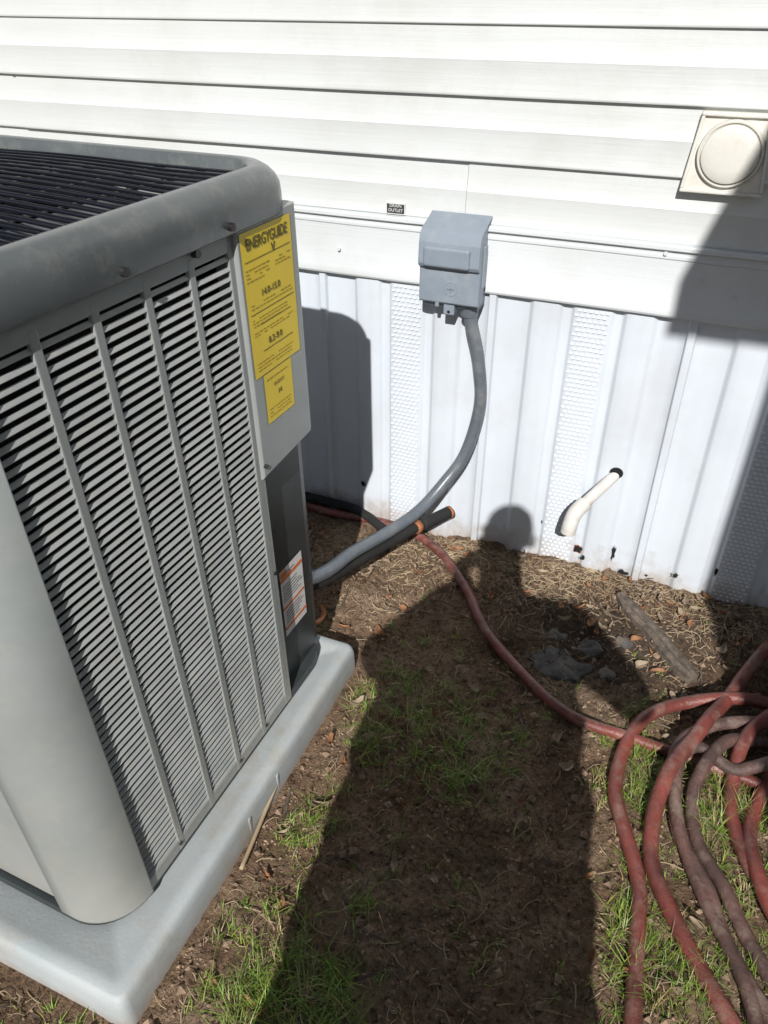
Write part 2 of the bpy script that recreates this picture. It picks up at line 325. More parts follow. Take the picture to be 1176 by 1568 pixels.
# ------------------------------------------------------------------ disconnect box
dbx=empty("electrical_disconnect_box")
bx0,bx1=-0.652,-0.500
mb=MB()
pr=[(1.838,0.742),(1.782,0.742),(1.776,0.748),(1.776,0.936),(1.838,0.948)]
n=len(pr); vv=[(bx0+.006,y,z) for y,z in pr]+[(bx1-.006,y,z) for y,z in pr]; mb.add(vv,[tuple(range(n))]+[tuple(range(2*n-1,n-1,-1))]+[(i,i+n,(i+1)%n+n,(i+1)%n) for i in range(n)])
b=mb.obj("back_box",M_boxg,dbx); bevel(b,0.003,2)
pr=[(1.800,0.758),(1.760,0.758),(1.756,0.763),(1.757,0.842),(1.746,0.848),(1.742,0.856),(1.746,0.905),(1.751,0.922),(1.762,0.932),(1.834,0.957),(1.834,0.952),(1.800,0.940)]
mb=MB(); n=len(pr); vv=[(bx0,y,z) for y,z in pr]+[(bx1,y,z) for y,z in pr]; mb.add(vv,[tuple(range(n))]+[tuple(range(2*n-1,n-1,-1))]+[(i,i+n,(i+1)%n+n,(i+1)%n) for i in range(n)])
b=mb.obj("hood_cover",M_boxg,dbx); bevel(b,0.0025,2)
mb=MB(); mb.box(bx0+.014,bx1-.022,1.7355,1.750,0.850,0.898); b=mb.obj("raised_handle",M_boxg,dbx); bevel(b,0.007,4)
mb=MB(); disc(mb,(-0.570,0.797),[(0.017,1.757),(0.017,1.7545),(0.0150,1.7545),(0.0148,1.7558),(0.001,1.7558)]); mb.box(-0.58,-0.56,1.7535,1.757,0.7965,0.7985); mb.box(-0.571,-0.569,1.7535,1.757,0.789,0.806)
mb.obj("embossed_mark",M_boxg,dbx)
mb=MB(); mb.box(-0.590,-0.562,1.765,1.80,0.729,0.760); mb.box(bx1-.001,bx1+.004,1.775,1.80,0.80,0.90); mb.box(-0.610,-0.60,1.757,1.765,0.748,0.768); b=mb.obj("lock_tab",M_boxg,dbx); bevel(b,0.003,2)
mb=MB(); disc(mb,(-0.576,0.737),[(0.004,1.7645),(0.001,1.7640)]); mb.obj("lock_hole",M_dark,dbx)
vs_,fs_=tube_data([(-0.533,1.803,0.755),(-0.533,1.803,0.722)],0.022,n=16); new_obj("conduit_connector",vs_,fs_,M_cond,dbx,smooth=False)
tube("flexible_conduit",[(-0.533,1.803,0.745),(-0.525,1.80,0.70),(-0.500,1.797,0.610),(-0.487,1.797,0.484),(-0.514,1.785,0.339),(-0.557,1.74,0.2565),(-0.603,1.66,0.198),(-0.649,1.54,0.190),(-0.680,1.40,0.216),(-0.694,1.28,0.238),(-0.705,1.17,0.285)],0.0160,M_cond,dbx,n=16,step=0.0045,rib=0.0009,ribp=2)
# ------------------------------------------------------------------ line set
ls=empty("refrigerant_line_set")
tube("foam_insulation",[(-0.725,1.16,0.25),(-0.708,1.27,0.207),(-0.680,1.42,0.172),(-0.640,1.57,0.148),(-0.600,1.69,0.136),(-0.572,1.75,0.131)],0.0135,M_foam,ls)
tube("foam_collar",[(-0.600,1.69,0.134),(-0.572,1.748,0.131),(-0.552,1.785,0.131)],0.018,M_foam,ls,n=16)
tube("cut_end",[(-0.553,1.783,0.131),(-0.549,1.79,0.131)],0.0186,M_foamend,ls,n=16)
tube("tape_band",[(-0.612,1.665,0.1365),(-0.604,1.682,0.1355)],0.0185,M_foamend,ls,n=16)
tube("liquid_line",[(-0.70,1.17,0.15),(-0.70,1.24,0.11),(-0.735,1.33,0.05),(-0.78,1.4,0.0)],0.006,M_copper,ls)
tube("lower_pipe",[(-1.9,1.80,0.03),(-1.3,1.815,0.035),(-1.0,1.82,0.04),(-0.86,1.815,0.035),(-0.74,1.75,0.03),(-0.70,1.66,0.05)],0.014,M_foam,ls)
# ------------------------------------------------------------------ pvc drain
pv=empty("pvc_drain_pipe")
tube("pipe",[(-0.102,1.885,0.3445),(-0.113,1.845,0.335),(-0.185,1.735,0.268)],0.0150,M_pvc,pv,n=20,step=0.05)
d=(Vector((-0.185,1.735,0.268))-Vector((-0.113,1.845,0.335))).normalized(); e0=Vector((-0.172,1.755,0.280))
tube("elbow",[e0,e0+d*0.026,e0+d*0.040+Vector((0,0,-0.008)),e0+d*0.048+Vector((0,-0.003,-0.028)),e0+d*0.048+Vector((-0.002,-0.006,-0.052))],0.0200,M_pvc,pv,n=22,step=0.004,caps=False)
tube("elbow_bore",[e0+d*0.047+Vector((0,-0.003,-0.03)),e0+d*0.048+Vector((-0.002,-0.006,-0.050))],0.0165,M_dark,pv,n=20)
mb=MB(); n=20; mb.add([(-0.113+0.0175*math.cos(2*math.pi*k/n)*1.0,WALL-skd((-0.112-J0)%P)-0.0055,0.344+0.0165*math.sin(2*math.pi*k/n)) for k in range(n)],[tuple(range(n))]); mb.obj("wall_hole",M_dark,pv)
# ------------------------------------------------------------------ AC condenser
ac=empty("air_conditioner_condenser")
CR=math.radians(-1.3)
def warp(v):
    x,y,z=v; y-=0.028*(z-0.6)
    dx,dy=x+0.668,y-0.75
    return Vector((-0.668+dx*math.cos(CR)-dy*math.sin(CR),0.75+dx*math.sin(CR)+dy*math.cos(CR),z))
FX=-0.668; AX0=-1.46; AY0=0.42; AY1=1.19; ZB=0.082; ZT=1.112
def rr(x0,x1,y0,y1,r,n=10):
    out=[]
    for (cx,cy,a0) in ((x1-r,y0+r,-90),(x1-r,y1-r,0),(x0+r,y1-r,90),(x0+r,y0+r,180)):
        for k in range(n+1):
            a=math.radians(a0+90*k/n); out.append((cx+r*math.cos(a),cy+r*math.sin(a)))
    return out
mb=MB(); ycols=[0.508+0.0957*i for i in range(6)]; dv=0.0072
zlo,zhi=0.112,1.082; pitch=0.0149; nr=int((zhi-zlo)/pitch)
for r in range(nr):
    z=zlo+r*pitch
    for c in range(5):
        ya=ycols[c]+dv-0.003; yb=ycols[c+1]-dv+0.003
        j=random.uniform(-.0004,.0004); z_=z+random.uniform(-.0003,.0003)
        sec=[(FX+0.0030+j,z_),(FX+0.0038+j,z_+0.0012),(FX-0.0003,z_+0.0063),(FX-0.0016,z_+0.0063),(FX+0.0015+j,z_+0.0002)]
        n=len(sec); vv=[(a,ya+0.0,b) for a,b in sec]+[(a,yb,b) for a,b in sec]
        mb.add(vv,[(i,i+n,(i+1)%n+n,(i+1)%n) for i in range(n)]+[tuple(range(n)),tuple(range(2*n-1,n-1,-1))])
mb.obj("louver_slats",M_slat,ac,warp=warp)
mb=MB()
for i,y in enumerate(ycols):
    ya,yb=y-dv,y+dv
    if i==0: ya=y-0.010
    if i==5: yb=y+0.008
    mb.box(FX-0.003,FX+0.0045,ya,yb,ZB,ZT-0.02)
mb.box(FX-0.003,FX+0.004,ycols[0]-0.009,ycols[5]+0.007,zlo+nr*pitch-0.003,ZT)
mb.box(FX-0.003,FX+0.004,ycols[0]-0.009,ycols[5]+0.007,ZB,zlo-0.001)
b=mb.obj("louver_frame",M_acg,ac,warp=warp); bevel(b,0.0018,2)
mb=MB(); mb.box(FX-0.05,FX-0.030,0.50,1.02,ZB,ZT); mb.obj("coil",M_coil,ac,warp=warp)
def post(name,cx,cy,r,a0,a1,z0,z1,mt,ext0=None,ext1=None,th=0.002):
    pts=[]
    if ext0: pts.append(ext0)
    for k in range(17):
        a=math.radians(a0+(a1-a0)*k/16); pts.append((cx+r*math.cos(a),cy+r*math.sin(a)))
    if ext1: pts.append(ext1)
    zs=[z0,z0+0.004,(z0+z1)/2,z1]; vv=[(x,y,z) for z in zs for x,y in pts]; n=len(pts)
    ff=[(j*n+i,j*n+i+1,(j+1)*n+i+1,(j+1)*n+i) for j in range(len(zs)-1) for i in range(n-1)]
    m2=MB(); m2.add(vv,ff); o=m2.obj(name,mt,ac,smooth=True,warp=warp); s=o.modifiers.new("s",'SOLIDIFY'); s.thickness=0.003; s.offset=-1; return o
post("corner_post_front",FX-0.090+0.006,AY0+0.090,0.090,0,-90,ZB,ZT,M_acg,ext0=(FX+0.006,0.512),ext1=(FX-0.112,AY0))
post("corner_post_left",AX0+0.09,AY0+0.09,0.09,-90,-180,ZB,ZT,M_acg)
post("corner_post_back",AX0+0.09,AY1-0.09,0.09,180,90,ZB,ZT,M_acg)
mb=MB()
mb.box(AX0+0.08,-0.784,AY0+0.006,AY0+0.03,ZB+0.02,ZT)
mb.box(AX0+0.005,AX0+0.03,AY0+0.08,AY1-0.08,ZB+0.02,ZT)
mb.box(AX0+0.08,-0.80,AY1-0.03,AY1-0.005,ZB+0.02,ZT)
b=mb.obj("side_panels",M_acg,ac,warp=warp); bevel(b,0.002)
mb=MB()
for z in range(42):
    zz=0.46+z*0.0149
    for c in range(4):
        xa=-1.34+c*0.10
        mb.add([(xa,AY0+0.004,zz),(xa+0.086,AY0+0.004,zz),(xa+0.086,AY0-0.001,zz+0.001),(xa,AY0-0.001,zz+0.001),(xa,AY0+0.005,zz+0.008),(xa+0.086,AY0+0.005,zz+0.008)],[(0,1,2,3),(3,2,5,4)])
mb.obj("front_louvers",M_slat,ac,warp=warp)
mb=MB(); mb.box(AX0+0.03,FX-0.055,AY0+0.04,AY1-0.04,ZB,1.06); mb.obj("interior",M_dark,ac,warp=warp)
pts=rr(AX0-0.004,FX+0.002,AY0-0.003,AY1+0.003,0.088)
mb=MB(); n=len(pts)
mb.add([(x,y,z) for z in (0.074,0.096) for x,y in pts],[(i,(i+1)%n,(i+1)%n+n,i+n) for i in range(n)]+[tuple(range(n))[::-1],tuple(range(n,2*n))]); mb.obj("base_pan",M_rec,ac,warp=warp)
mb=MB(); y0,y1=0.992,1.176; xf=FX+0.012
pr=[(FX-0.002,y0),(xf-0.004,y0),(xf,y0+0.003),(xf,y1-0.014),(xf-0.004,y1-0.004),(xf-0.016,y1),(FX-0.16,y1),(FX-0.16,y0)]
n=len(pr); zt=[0.672,0.672,0.678,0.690,0.692,0.694,0.694,0.672]
mb.add([(a,b,z) for (a,b),z in zip(pr,zt)]+[(a,b,ZT) for a,b in pr],[tuple(range(n))[::-1],tuple(range(n,2*n))]+[(i,(i+1)%n,(i+1)%n+n,i+n) for i in range(n)])
b=mb.obj("service_panel",M_acg,ac,warp=warp); bevel(b,0.0015,2)
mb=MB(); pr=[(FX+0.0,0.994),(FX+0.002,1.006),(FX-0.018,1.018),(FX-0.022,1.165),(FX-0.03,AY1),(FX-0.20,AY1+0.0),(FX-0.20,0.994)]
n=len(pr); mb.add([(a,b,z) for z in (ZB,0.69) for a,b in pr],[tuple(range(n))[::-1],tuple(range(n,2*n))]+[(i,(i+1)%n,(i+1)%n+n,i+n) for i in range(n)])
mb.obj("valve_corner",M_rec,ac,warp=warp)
mb=MB(); mb.box(FX-0.012,FX+0.004,0.992,1.004,ZB,0.69); mb.obj("corner_flange",M_acg,ac,warp=warp)
tube("valve_stub",[(FX-0.06,1.16,0.255),(FX-0.04,1.215,0.252)],0.020,M_metal,ac,n=8)
tube("small_valve",[(FX-0.05,1.17,0.16),(FX-0.035,1.215,0.15)],0.012,M_metal,ac,n=8)
CX0,CX1,CY0,CY1=-1.485,-0.648,0.398,1.196
rings=[(.03,1.106,.08),(.002,1.106,.108),(0,1.110,.11),(0,1.135,.11),(.001,1.148,.11),(.005,1.159,.11),(.012,1.168,.108),(.022,1.174,.10),(.034,1.176,.09),(.044,1.1745,.075),(.049,1.170,.066),(.050,1.150,.064),(.050,1.12,.064)]
vv=[];ff=[]
for (ins,z,r) in rings:
    for (x,y) in rr(CX0+ins,CX1-ins,CY0+ins,CY1-ins,r,12): vv.append(warp(Vector((x,y,z+0.0012*noise.noise(Vector((x*9,y*9,z)))))))
n=len(vv)//len(rings)
for j in range(len(rings)-1):
    for i in range(n): ff.append((j*n+i,j*n+(i+1)%n,(j+1)*n+(i+1)%n,(j+1)*n+i))
cap=new_obj("top_cap",vv,ff,M_cap,ac,smooth=True)
mb=MB(); gx0,gx1,gy0,gy1=CX0+.052,CX1-.052,CY0+.052,CY1-.052; cxm,cym=(gx0+gx1)/2,(gy0+gy1)/2
def gz(x,y): return 1.157+0.012*max(0,1-((x-cxm)**2+(y-cym)**2)/0.13)
y=gy0+0.008; i=0
while y<gy1-0.004:
    x_=[gx0+(gx1-gx0)*k/16 for k in range(17)]
    jj=random.uniform(-.001,.001)
    v,f=tube_data([(x,y+jj+0.0015*noise.noise(Vector((x*5,i,0))),gz(x,y)+(0.0025 if i%2 else 0)) for x in x_],0.0022,n=6,step=0.06); mb.add(v,f); y+=0.0150 if i%2 else 0.0120; i+=1
x=gx0+0.05
while x<gx1-0.02:
    y_=[gy0+(gy1-gy0)*k/14 for k in range(15)]
    v,f=tube_data([(x,y,gz(x,y)-0.004) for y in y_],0.003,n=6,step=0.06); mb.add(v,f)
    x+=0.082
mb.obj("top_grille",M_wire,ac,warp=warp,smooth=True)
mb=MB(); n=48
mb.add([(cxm+0.33*math.cos(2*math.pi*k/n),cym+0.33*math.sin(2*math.pi*k/n),z) for z in (1.06,1.12) for k in range(n)],[(k,(k+1)%n,(k+1)%n+n,k+n) for k in range(n)]); mb.obj("fan_shroud",M_wire,ac,warp=warp,smooth=True)
mb=MB()
for bl in range(3):
    a0=2*math.pi*bl/3+0.7; vv=[];ff=[]
    for i in range(7):
        r=0.06+0.25*i/6; hw=0.35+0.15*i/6
        for j in range(7):
            a=a0+hw*(j/6*2-1); vv.append((cxm+r*math.cos(a),cym+r*math.sin(a),1.085+0.05*(j/6-0.5)))
    for i in range(6):
        for j in range(6): ff.append((i*7+j,(i+1)*7+j,(i+1)*7+j+1,i*7+j+1))
    mb.add(vv,ff)
mb.obj("fan_blades",M_fan,ac,warp=warp,smooth=True)
v,f=tube_data([(cxm,cym,1.06),(cxm,cym,1.135)],0.075,n=24); mb=MB(); mb.add(v,f); v,f=tube_data([(cxm,cym,1.16),(cxm,cym,1.182)],0.02,n=12); mb.add(v,f)
mb.obj("fan_motor",M_wire,ac,warp=warp)
mb=MB()
for (x,y,z) in ((CX1+0.004,0.742,1.119),(CX1+0.004,0.97,1.119),(FX+0.010,0.900,1.098)):
    v,f=tube_data([(x-0.006,y,z),(x+0.003,y,z)],0.0062,n=10); mb.add(v,f)
for (y,z) in ((0.998,0.70),(0.998,0.45),(0.60,0.100),(0.80,0.100),(0.90,0.100)):
    v,f=tube_data([(FX-0.002,y,z),(FX+0.0065 if z<.6 else FX+0.016,y,z)],0.0042,n=8); mb.add(v,f)
mb.obj("screws",M_metal,ac,warp=warp)
xl=xf+0.0012
mb=MB()
def wl(y0,y1,z0,z1,mi=0,dx=0): mb.add([(xl+dx,y0,z0),(xl+dx,y1,z0),(xl+dx,y1,z1),(xl+dx,y0,z1)],[(0,1,2,3)],mi)
wl(0.999,1.146,0.866,1.100); wl(1.022,1.112,0.772,0.864)
rnd=random.Random(3)
def lines(y0,y1,z0,z1,n,h=0.0022):
    for i in range(n):
        z=z1-(z1-z0)*(i+0.5)/n; yy=y0
        while yy<y1-0.004:
            w=rnd.uniform(0.004,0.012); 
            if rnd.random()<0.85: wl(yy,min(yy+w,y1),z-h/2,z+h/2,1,0.0006)
            yy+=w+0.0022
lines(1.006,1.075,1.022,1.046,4,.0016); lines(1.09,1.138,1.03,1.046,3,.0016)
lines(1.010,1.135,0.978,0.990,2,.0016); lines(1.010,1.12,0.950,0.966,3,0.0014); lines(1.010,1.135,0.934,0.944,2,0.0013)
lines(1.010,1.125,0.874,0.892,3,0.0014); lines(1.03,1.10,0.78,0.80,3,0.0014); lines(1.03,1.10,0.848,0.856,1,0.002)
for (a,b,z) in ((1.006,1.139,1.055),(1.006,1.139,0.972),(1.03,1.125,0.951),(1.03,1.125,0.905)): wl(a,b,z,z+0.0012,2,0.0006)
o=mb.obj("energy_label",[M_yel,M_ink2,M_ink],ac,warp=warp)
def actext(name,body,size,y,z,sx=1,mt=M_ink,off=0.0):
    p=warp(Vector((xl+0.0008,y,z))); return text(name,body,size,p,(math.radians(90),0,math.radians(90)+CR),mt,ac,sx,off)
actext("label_title","ENERGYGUIDE",0.0245,1.0735,1.080,0.74,M_ink,0.0003)
actext("label_rating","14.0-15.0",0.0155,1.07,1.000,1.0); actext("label_rating_low","8.2-9.0",0.0155,1.07,0.918,1.0); actext("label_arrow","V",0.018,1.088,1.061,1.0,M_ink,0.0006)
actext("label_small_title","ENERGY",0.009,1.067,0.838,1.0,M_ink2); actext("label_small_num","14",0.013,1.067,0.820,1.0)
xr=FX-0.0195
mb=MB(); xl=xr+0.001
wl(1.045,1.135,0.225,0.405,0)
wl(1.045,1.135,0.375,0.384,1,0.001); wl(1.045,1.135,0.30,0.306,1,0.001); wl(1.045,1.135,0.243,0.25,1,0.001); wl(1.048,1.07,0.386,0.402,1,0.001)
for zz in [0.36,0.352,0.344,0.336,0.328,0.32,0.29,0.282,0.274,0.266,0.258,0.39]:
    wl(1.05,1.05+rnd.uniform(0.05,0.08),zz,zz+0.0018,2,0.001)
mb.obj("warning_label",[M_white,M_orange,M_coil],ac,warp=warp)
# ------------------------------------------------------------------ pad
pad=empty("equipment_pad")
px0,px1,py0,py1=-1.56,-0.603,0.357,1.238
def padring(ins,z,r): return [(x,y,z) for x,y in rr(px0+ins,px1-ins,py0+ins,py1-ins,r,6)]
lev=[(-0.006,-0.03,0.022),(-0.003,0.048,0.019),(0.0,0.061,0.018),(0.004,0.068,0.017),(0.009,0.0705,0.015),(0.030,0.0705,0.013),(0.035,0.067,0.012),(0.3,0.067,0.012)]
vv=[];ff=[]
for (i_,z,r) in lev: vv+=padring(i_,z,r)
n=len(vv)//len(lev)
for j in range(len(lev)-1):
    for i in range(n): ff.append((j*n+i,j*n+(i+1)%n,(j+1)*n+(i+1)%n,(j+1)*n+i))
ff.append(tuple((len(lev)-1)*n+i for i in range(n)))
new_obj("pad_body",vv,ff,M_pad,pad,smooth=True)
mb=MB()
for y in (0.735,0.845): mb.box(px1-0.012,px1+0.005,y-0.005,y+0.005,-0.01,0.05)
b=mb.obj("pad_ribs",M_pad,pad); bevel(b,0.003,2)
# ------------------------------------------------------------------ hoses
hs=empty("garden_hose"); hseed=[0]
def H(name,pts,r=0.0135,mt=M_hose):
    hseed[0]+=1; P_=[]
    for p in pts:
        z=p[2] if len(p)>2 else 0.0
        P_.append(Vector((p[0],p[1],gh(p[0],p[1])*0.6+r+0.001+z)))
    Q=catmull(P_,0.045); Q2=[]
    for q in Q:
        a=Vector((q.x*9+hseed[0]*7.3,q.y*9,hseed[0]))
        Q2.append(q+Vector((0.0055*noise.noise(a),0.0055*noise.noise(a+Vector((3,9,1))),0.003*noise.noise(a+Vector((8,2,5))))))
    return tube(name,Q2,r,mt,hs,n=16,step=0.012)
H("run_to_house",[(-1.5,1.79),(-1.1,1.80),(-0.95,1.80),(-0.823,1.805),(-0.689,1.80),(-0.595,1.762),(-0.512,1.690),(-0.430,1.60),(-0.351,1.490),(-0.285,1.42),(-0.208,1.352),(-0.135,1.30),(-0.062,1.268),(0.04,1.258),(0.139,1.256),(0.25,1.25),(0.346,1.24),(0.6,1.18)],0.0130)
H("coil_loop_1",[(0.62,1.95,.03),(0.45,1.80,.035),(0.341,1.66,.035),(0.262,1.46,.03),(0.200,1.309,.034),(0.152,1.18,.03),(0.134,1.072,.01),(0.140,0.99),(0.162,0.925),(0.228,0.825),(0.307,0.725),(0.42,0.62),(0.62,0.56)],0.0160)
H("coil_loop_2",[(0.62,1.48,.02),(0.40,1.46,.03),(0.26,1.435,.03),(0.167,1.405,.01),(0.105,1.35),(0.068,1.285,.0),(0.048,1.193),(0.054,1.088),(0.094,0.993,.0),(0.128,0.905,.004),(0.141,0.797),(0.150,0.672),(0.16,0.52),(0.22,0.38),(0.4,0.3)],0.0150)
H("coil_loop_3",[(0.50,1.36,.03),(0.36,1.385,.035),(0.24,1.345,.03),(0.17,1.27,.03),(0.158,1.18,.0),(0.185,1.063),(0.247,0.958),(0.291,0.862),(0.36,0.77),(0.5,0.68)],0.0140,M_hose2)
H("coil_loop_4",[(0.34,1.36,.005),(0.26,1.30,.03),(0.215,1.22,.03),(0.205,1.13),(0.225,1.05),(0.275,0.97),(0.325,0.88),(0.40,0.80),(0.55,0.74)],0.0140,M_hose2)
H("coil_loop_5",[(0.55,1.55,.02),(0.42,1.50,.01),(0.33,1.40,.035),(0.285,1.30,.03),(0.275,1.20,.0),(0.295,1.09),(0.34,1.0),(0.42,0.92),(0.55,0.86)],0.0145,M_hose)
H("coil_loop_6",[(0.60,1.30,.045),(0.44,1.31,.045),(0.345,1.275,.04),(0.275,1.235,.03),(0.2,1.26,.03),(0.16,1.20,.03),(0.17,1.11,.015),(0.205,1.02),(0.262,0.91),(0.32,0.80),(0.36,0.66),(0.48,0.55)],0.0135,M_hose2)
H("coil_loop_7",[(0.50,1.60,.01),(0.40,1.42,.0),(0.345,1.25,.0),(0.315,1.13,.0),(0.325,1.03,.012),(0.37,0.93,.015),(0.5,0.86,.015)],0.0145,M_hose)
# ------------------------------------------------------------------ wood, stones, reed
mb=MB(); a=Vector((-0.035,1.75,0)); b_=Vector((0.178,1.505,0)); dr=(b_-a).normalized(); sd_=Vector((-dr.y,dr.x,0)); N_=40; vv=[];ff=[]
for i in range(N_+1):
    t=i/N_; p=a.lerp(b_,t); w=(0.024+0.005*noise.noise(Vector((t*4,3,1)))+0.0015*noise.noise(Vector((i*0.9,3,1))))*(0.55+0.45*min(1,t*6)*min(1,(1-t)*8)); h=0.026+0.004*noise.noise(Vector((t*4,7,1)))
    off=sd_*0.006*noise.noise(Vector((t*3,1,9)))
    for (s,zz) in ((-1,-.5),(-0.97,0.75),(-0.55,1.0),(-0.15,0.86),(0.2,1.02),(0.6,0.9),(0.92,0.7),(1,-.5)): vv.append(p+off+sd_*(s*w)+Vector((0,0,0.002+zz*h)))
for i in range(N_):
    for j in range(7): ff.append((i*8+j,(i+1)*8+j,(i+1)*8+j+1,i*8+j+1))
ff.append(tuple(range(8))); ff.append(tuple(N_*8+j for j in range(8))[::-1])
new_obj("old_wood_stick",vv,ff,M_wood)
def stone_data(cx,cy,rx,ry,h,seed):
    vv=[];ff=[];n=30; lv=[(1.0,-0.012),(0.97,h*0.35),(0.86,h*.8),(0.5,h*1.0),(0.05,h*1.1)]
    for (s,z) in lv:
        for k in range(n):
            t=2*math.pi*k/n; r=s*(1+0.45*noise.noise(Vector((math.cos(t)*1.6,math.sin(t)*1.6,seed)))+0.12*noise.noise(Vector((math.cos(t)*6,math.sin(t)*6,seed)))); x=cx+rx*r*math.cos(t); y=cy+ry*r*math.sin(t)
            vv.append((x,y,gh(x,y)*0.7+z+0.006*noise.noise(Vector((x*40,y*40,seed)))))
    for j in range(len(lv)-1):
        for k in range(n): ff.append((j*n+k,j*n+(k+1)%n,(j+1)*n+(k+1)%n,(j+1)*n+k))
    ff.append(tuple((len(lv)-1)*n+k for k in range(n))); return vv,ff
mb=MB()
for (cx,cy,rx,ry,h,s) in [(-0.13,1.44,0.070,0.050,0.006,2.2),(-0.075,1.53,0.035,0.028,0.008,5.1),(-0.16,1.54,0.030,0.024,0.006,7.7),(-0.02,1.45,0.02,0.026,0.008,9.2),(0.00,1.58,0.022,0.018,0.01,3.9)]:
    v,f=stone_data(cx,cy,rx,ry,h,s); mb.add(v,f)
mb.obj("broken_stones",[M_stone],smooth=True)
tube("dry_reed_stem",[(-0.606,0.885,0.03),(-0.598,0.80,0.012),(-0.585,0.72,0.01),(-0.574,0.655,0.012)],0.0042,M_straw,n=8)
# ------------------------------------------------------------------ litter
def in_pad(x,y): return -1.6<x<-0.585 and 0.33<y<1.26
def litter(name,n,fn,mts): 
    mb=MB()
    for i in range(n): fn(mb,i)
    return mb.obj(name,mts)
rnd=random.Random(11)
def spot():
    while True:
        x=rnd.uniform(-1.0,0.5); y=rnd.uniform(0.25,1.83)
        if not in_pad(x,y): return x,y
def strawgen(Lmin,Lmax,near,focus=None,wm=1.0):
    def straw(mb,i):
        x,y=spot()
        if rnd.random()<near: x,y=rnd.uniform(-0.75,0.35),1.83-abs(rnd.gauss(0,0.12))
        if focus and rnd.random()<focus[2]: x,y=focus[0]+rnd.gauss(0,0.12),min(1.8,focus[1]+rnd.gauss(0,0.09))
        L_=rnd.uniform(Lmin,Lmax)*(1.6 if rnd.random()<.1 else 1); a=rnd.uniform(0,6.28); cv=rnd.uniform(-0.6,0.6); w=rnd.uniform(0.0004,0.0012)*wm; k=4; vv=[];ff=[]
        lift=rnd.uniform(0,0.008)
        for s in range(k+1):
            t=s/k; aa=a+cv*t*2; px=x+math.cos(aa)*L_*t; py=y+math.sin(aa)*L_*t; z=gh(px,py)+0.0018+lift*math.sin(t*3.1)
            sx,sy=-math.sin(aa)*w,math.cos(aa)*w; vv+=[(px-sx,py-sy,z),(px+sx,py+sy,z),(px,py,z+w*1.2)]
        for s in range(k):
            b=s*3; ff+=[(b,b+3,b+5,b+2),(b+2,b+5,b+4,b+1)]
        mb.add(vv,ff)
    return straw
litter("dry_straw",2400,strawgen(0.010,0.050,0.45),[M_straw])
litter("dark_debris",1000,strawgen(0.012,0.05,0.3,(-0.05,1.54,0.3)),[M_mulch])
litter("fallen_twigs",70,strawgen(0.04,0.11,0.45,None,2.2),[M_wood])
def leaf(mb,i):
    if i<70: x,y=rnd.uniform(-0.75,0.3),1.82-abs(rnd.gauss(0,0.16))
    else: x,y=spot()
    L_=rnd.uniform(0.007,0.020); W=L_*rnd.uniform(0.25,0.6); a=rnd.uniform(0,6.28); curl=rnd.uniform(0.003,0.010); tilt=rnd.uniform(-.6,.6); kink=rnd.uniform(-.4,.4)
    vv=[];ff=[];k=8; ca,sa=math.cos(a),math.sin(a)
    for s in range(k+1):
        t=s/k*2-1; w=W*math.sqrt(max(0.0,1-t*t))*(1-0.35*t)*rnd.uniform(0.75,1.15)
        for j in (-1,0,1):
            lx,ly=t*L_,j*w+kink*t*t*L_; z=0.004+curl*(j*j)+curl*t*t+tilt*ly; px=x+lx*ca-ly*sa; py=y+lx*sa+ly*ca; vv.append((px,py,gh(x,y)+0.003+max(z,0)))
    for s in range(k):
        for j in range(2): ff.append((s*3+j,(s+1)*3+j,(s+1)*3+j+1,s*3+j+1))
    mb.add(vv,ff,0 if rnd.random()<0.4 else 1)
litter("dead_leaves",190,leaf,[M_leaf,M_leaf2])
def clod(mb,i):
    x,y=spot(); r=rnd.uniform(0.0012,0.0048)*(2.2 if rnd.random()<.06 else 1); z=gh(x,y)+r*0.3
    s=[rnd.uniform(0.6,1.3) for _ in range(6)]; c,q=math.cos(i),math.sin(i)
    mb.add([(x+r*s[0]*c,y+r*s[0]*q,z),(x-r*s[1]*q,y+r*s[1]*c,z),(x-r*s[2]*c,y-r*s[2]*q,z),(x+r*s[3]*q,y-r*s[3]*c,z),(x,y,z+r*s[4]*.9),(x,y,z-r)],[(0,1,4),(1,2,4),(2,3,4),(3,0,4),(1,0,5),(2,1,5),(3,2,5),(0,3,5)])
litter("soil_clods",8500,clod,[M_clod])
# ------------------------------------------------------------------ grass
gv=[];gf=[];gc=[]
rg=random.Random(5)
def dens(x,y):
    n=noise.noise(Vector((x*5.5,y*5.5,3)))*0.5+noise.noise(Vector((x*14,y*14,8)))*0.6
    d=0.03+1.4*max(0,n-0.08)
    if y>1.40: d*=0.05 if x<0.1 else 0.3
    if x>0.08 and y<1.30: d=d*1.8+0.30
    if (x+0.355)**2+(y-0.46)**2<0.014: d+=1.0
    if (x+0.47)**2+(y-0.58)**2<0.008: d+=0.30
    if (x+0.50)**2+(y-0.80)**2<0.003: d+=0.5
    if ((x+0.37)**2)/2+(y-1.12)**2<0.026: d+=0.28
    if -0.25<x<0.02 and y<1.0: d*=0.45
    return d
def blade(x,y,a,h,w,lean,col):
    o=len(gv); ca,sa=math.cos(a),math.sin(a); z0=gh(x,y)-0.002; k=3
    for s in range(k+1):
        t=s/k; px=x+ca*lean*t*t*h; py=y+sa*lean*t*t*h; z=z0+h*t*(1-0.25*lean*t); ww=w*(1-t)**0.7
        if s<k:
            gv.extend([(px-sa*ww,py+ca*ww,z),(px+sa*ww,py-ca*ww,z)])
        else: gv.append((px,py,z))
    gf.extend([(o,o+1,o+3,o+2),(o+2,o+3,o+5,o+4),(o+4,o+5,o+6)]); gc.extend([col]*3)
cnt=0; tries=0
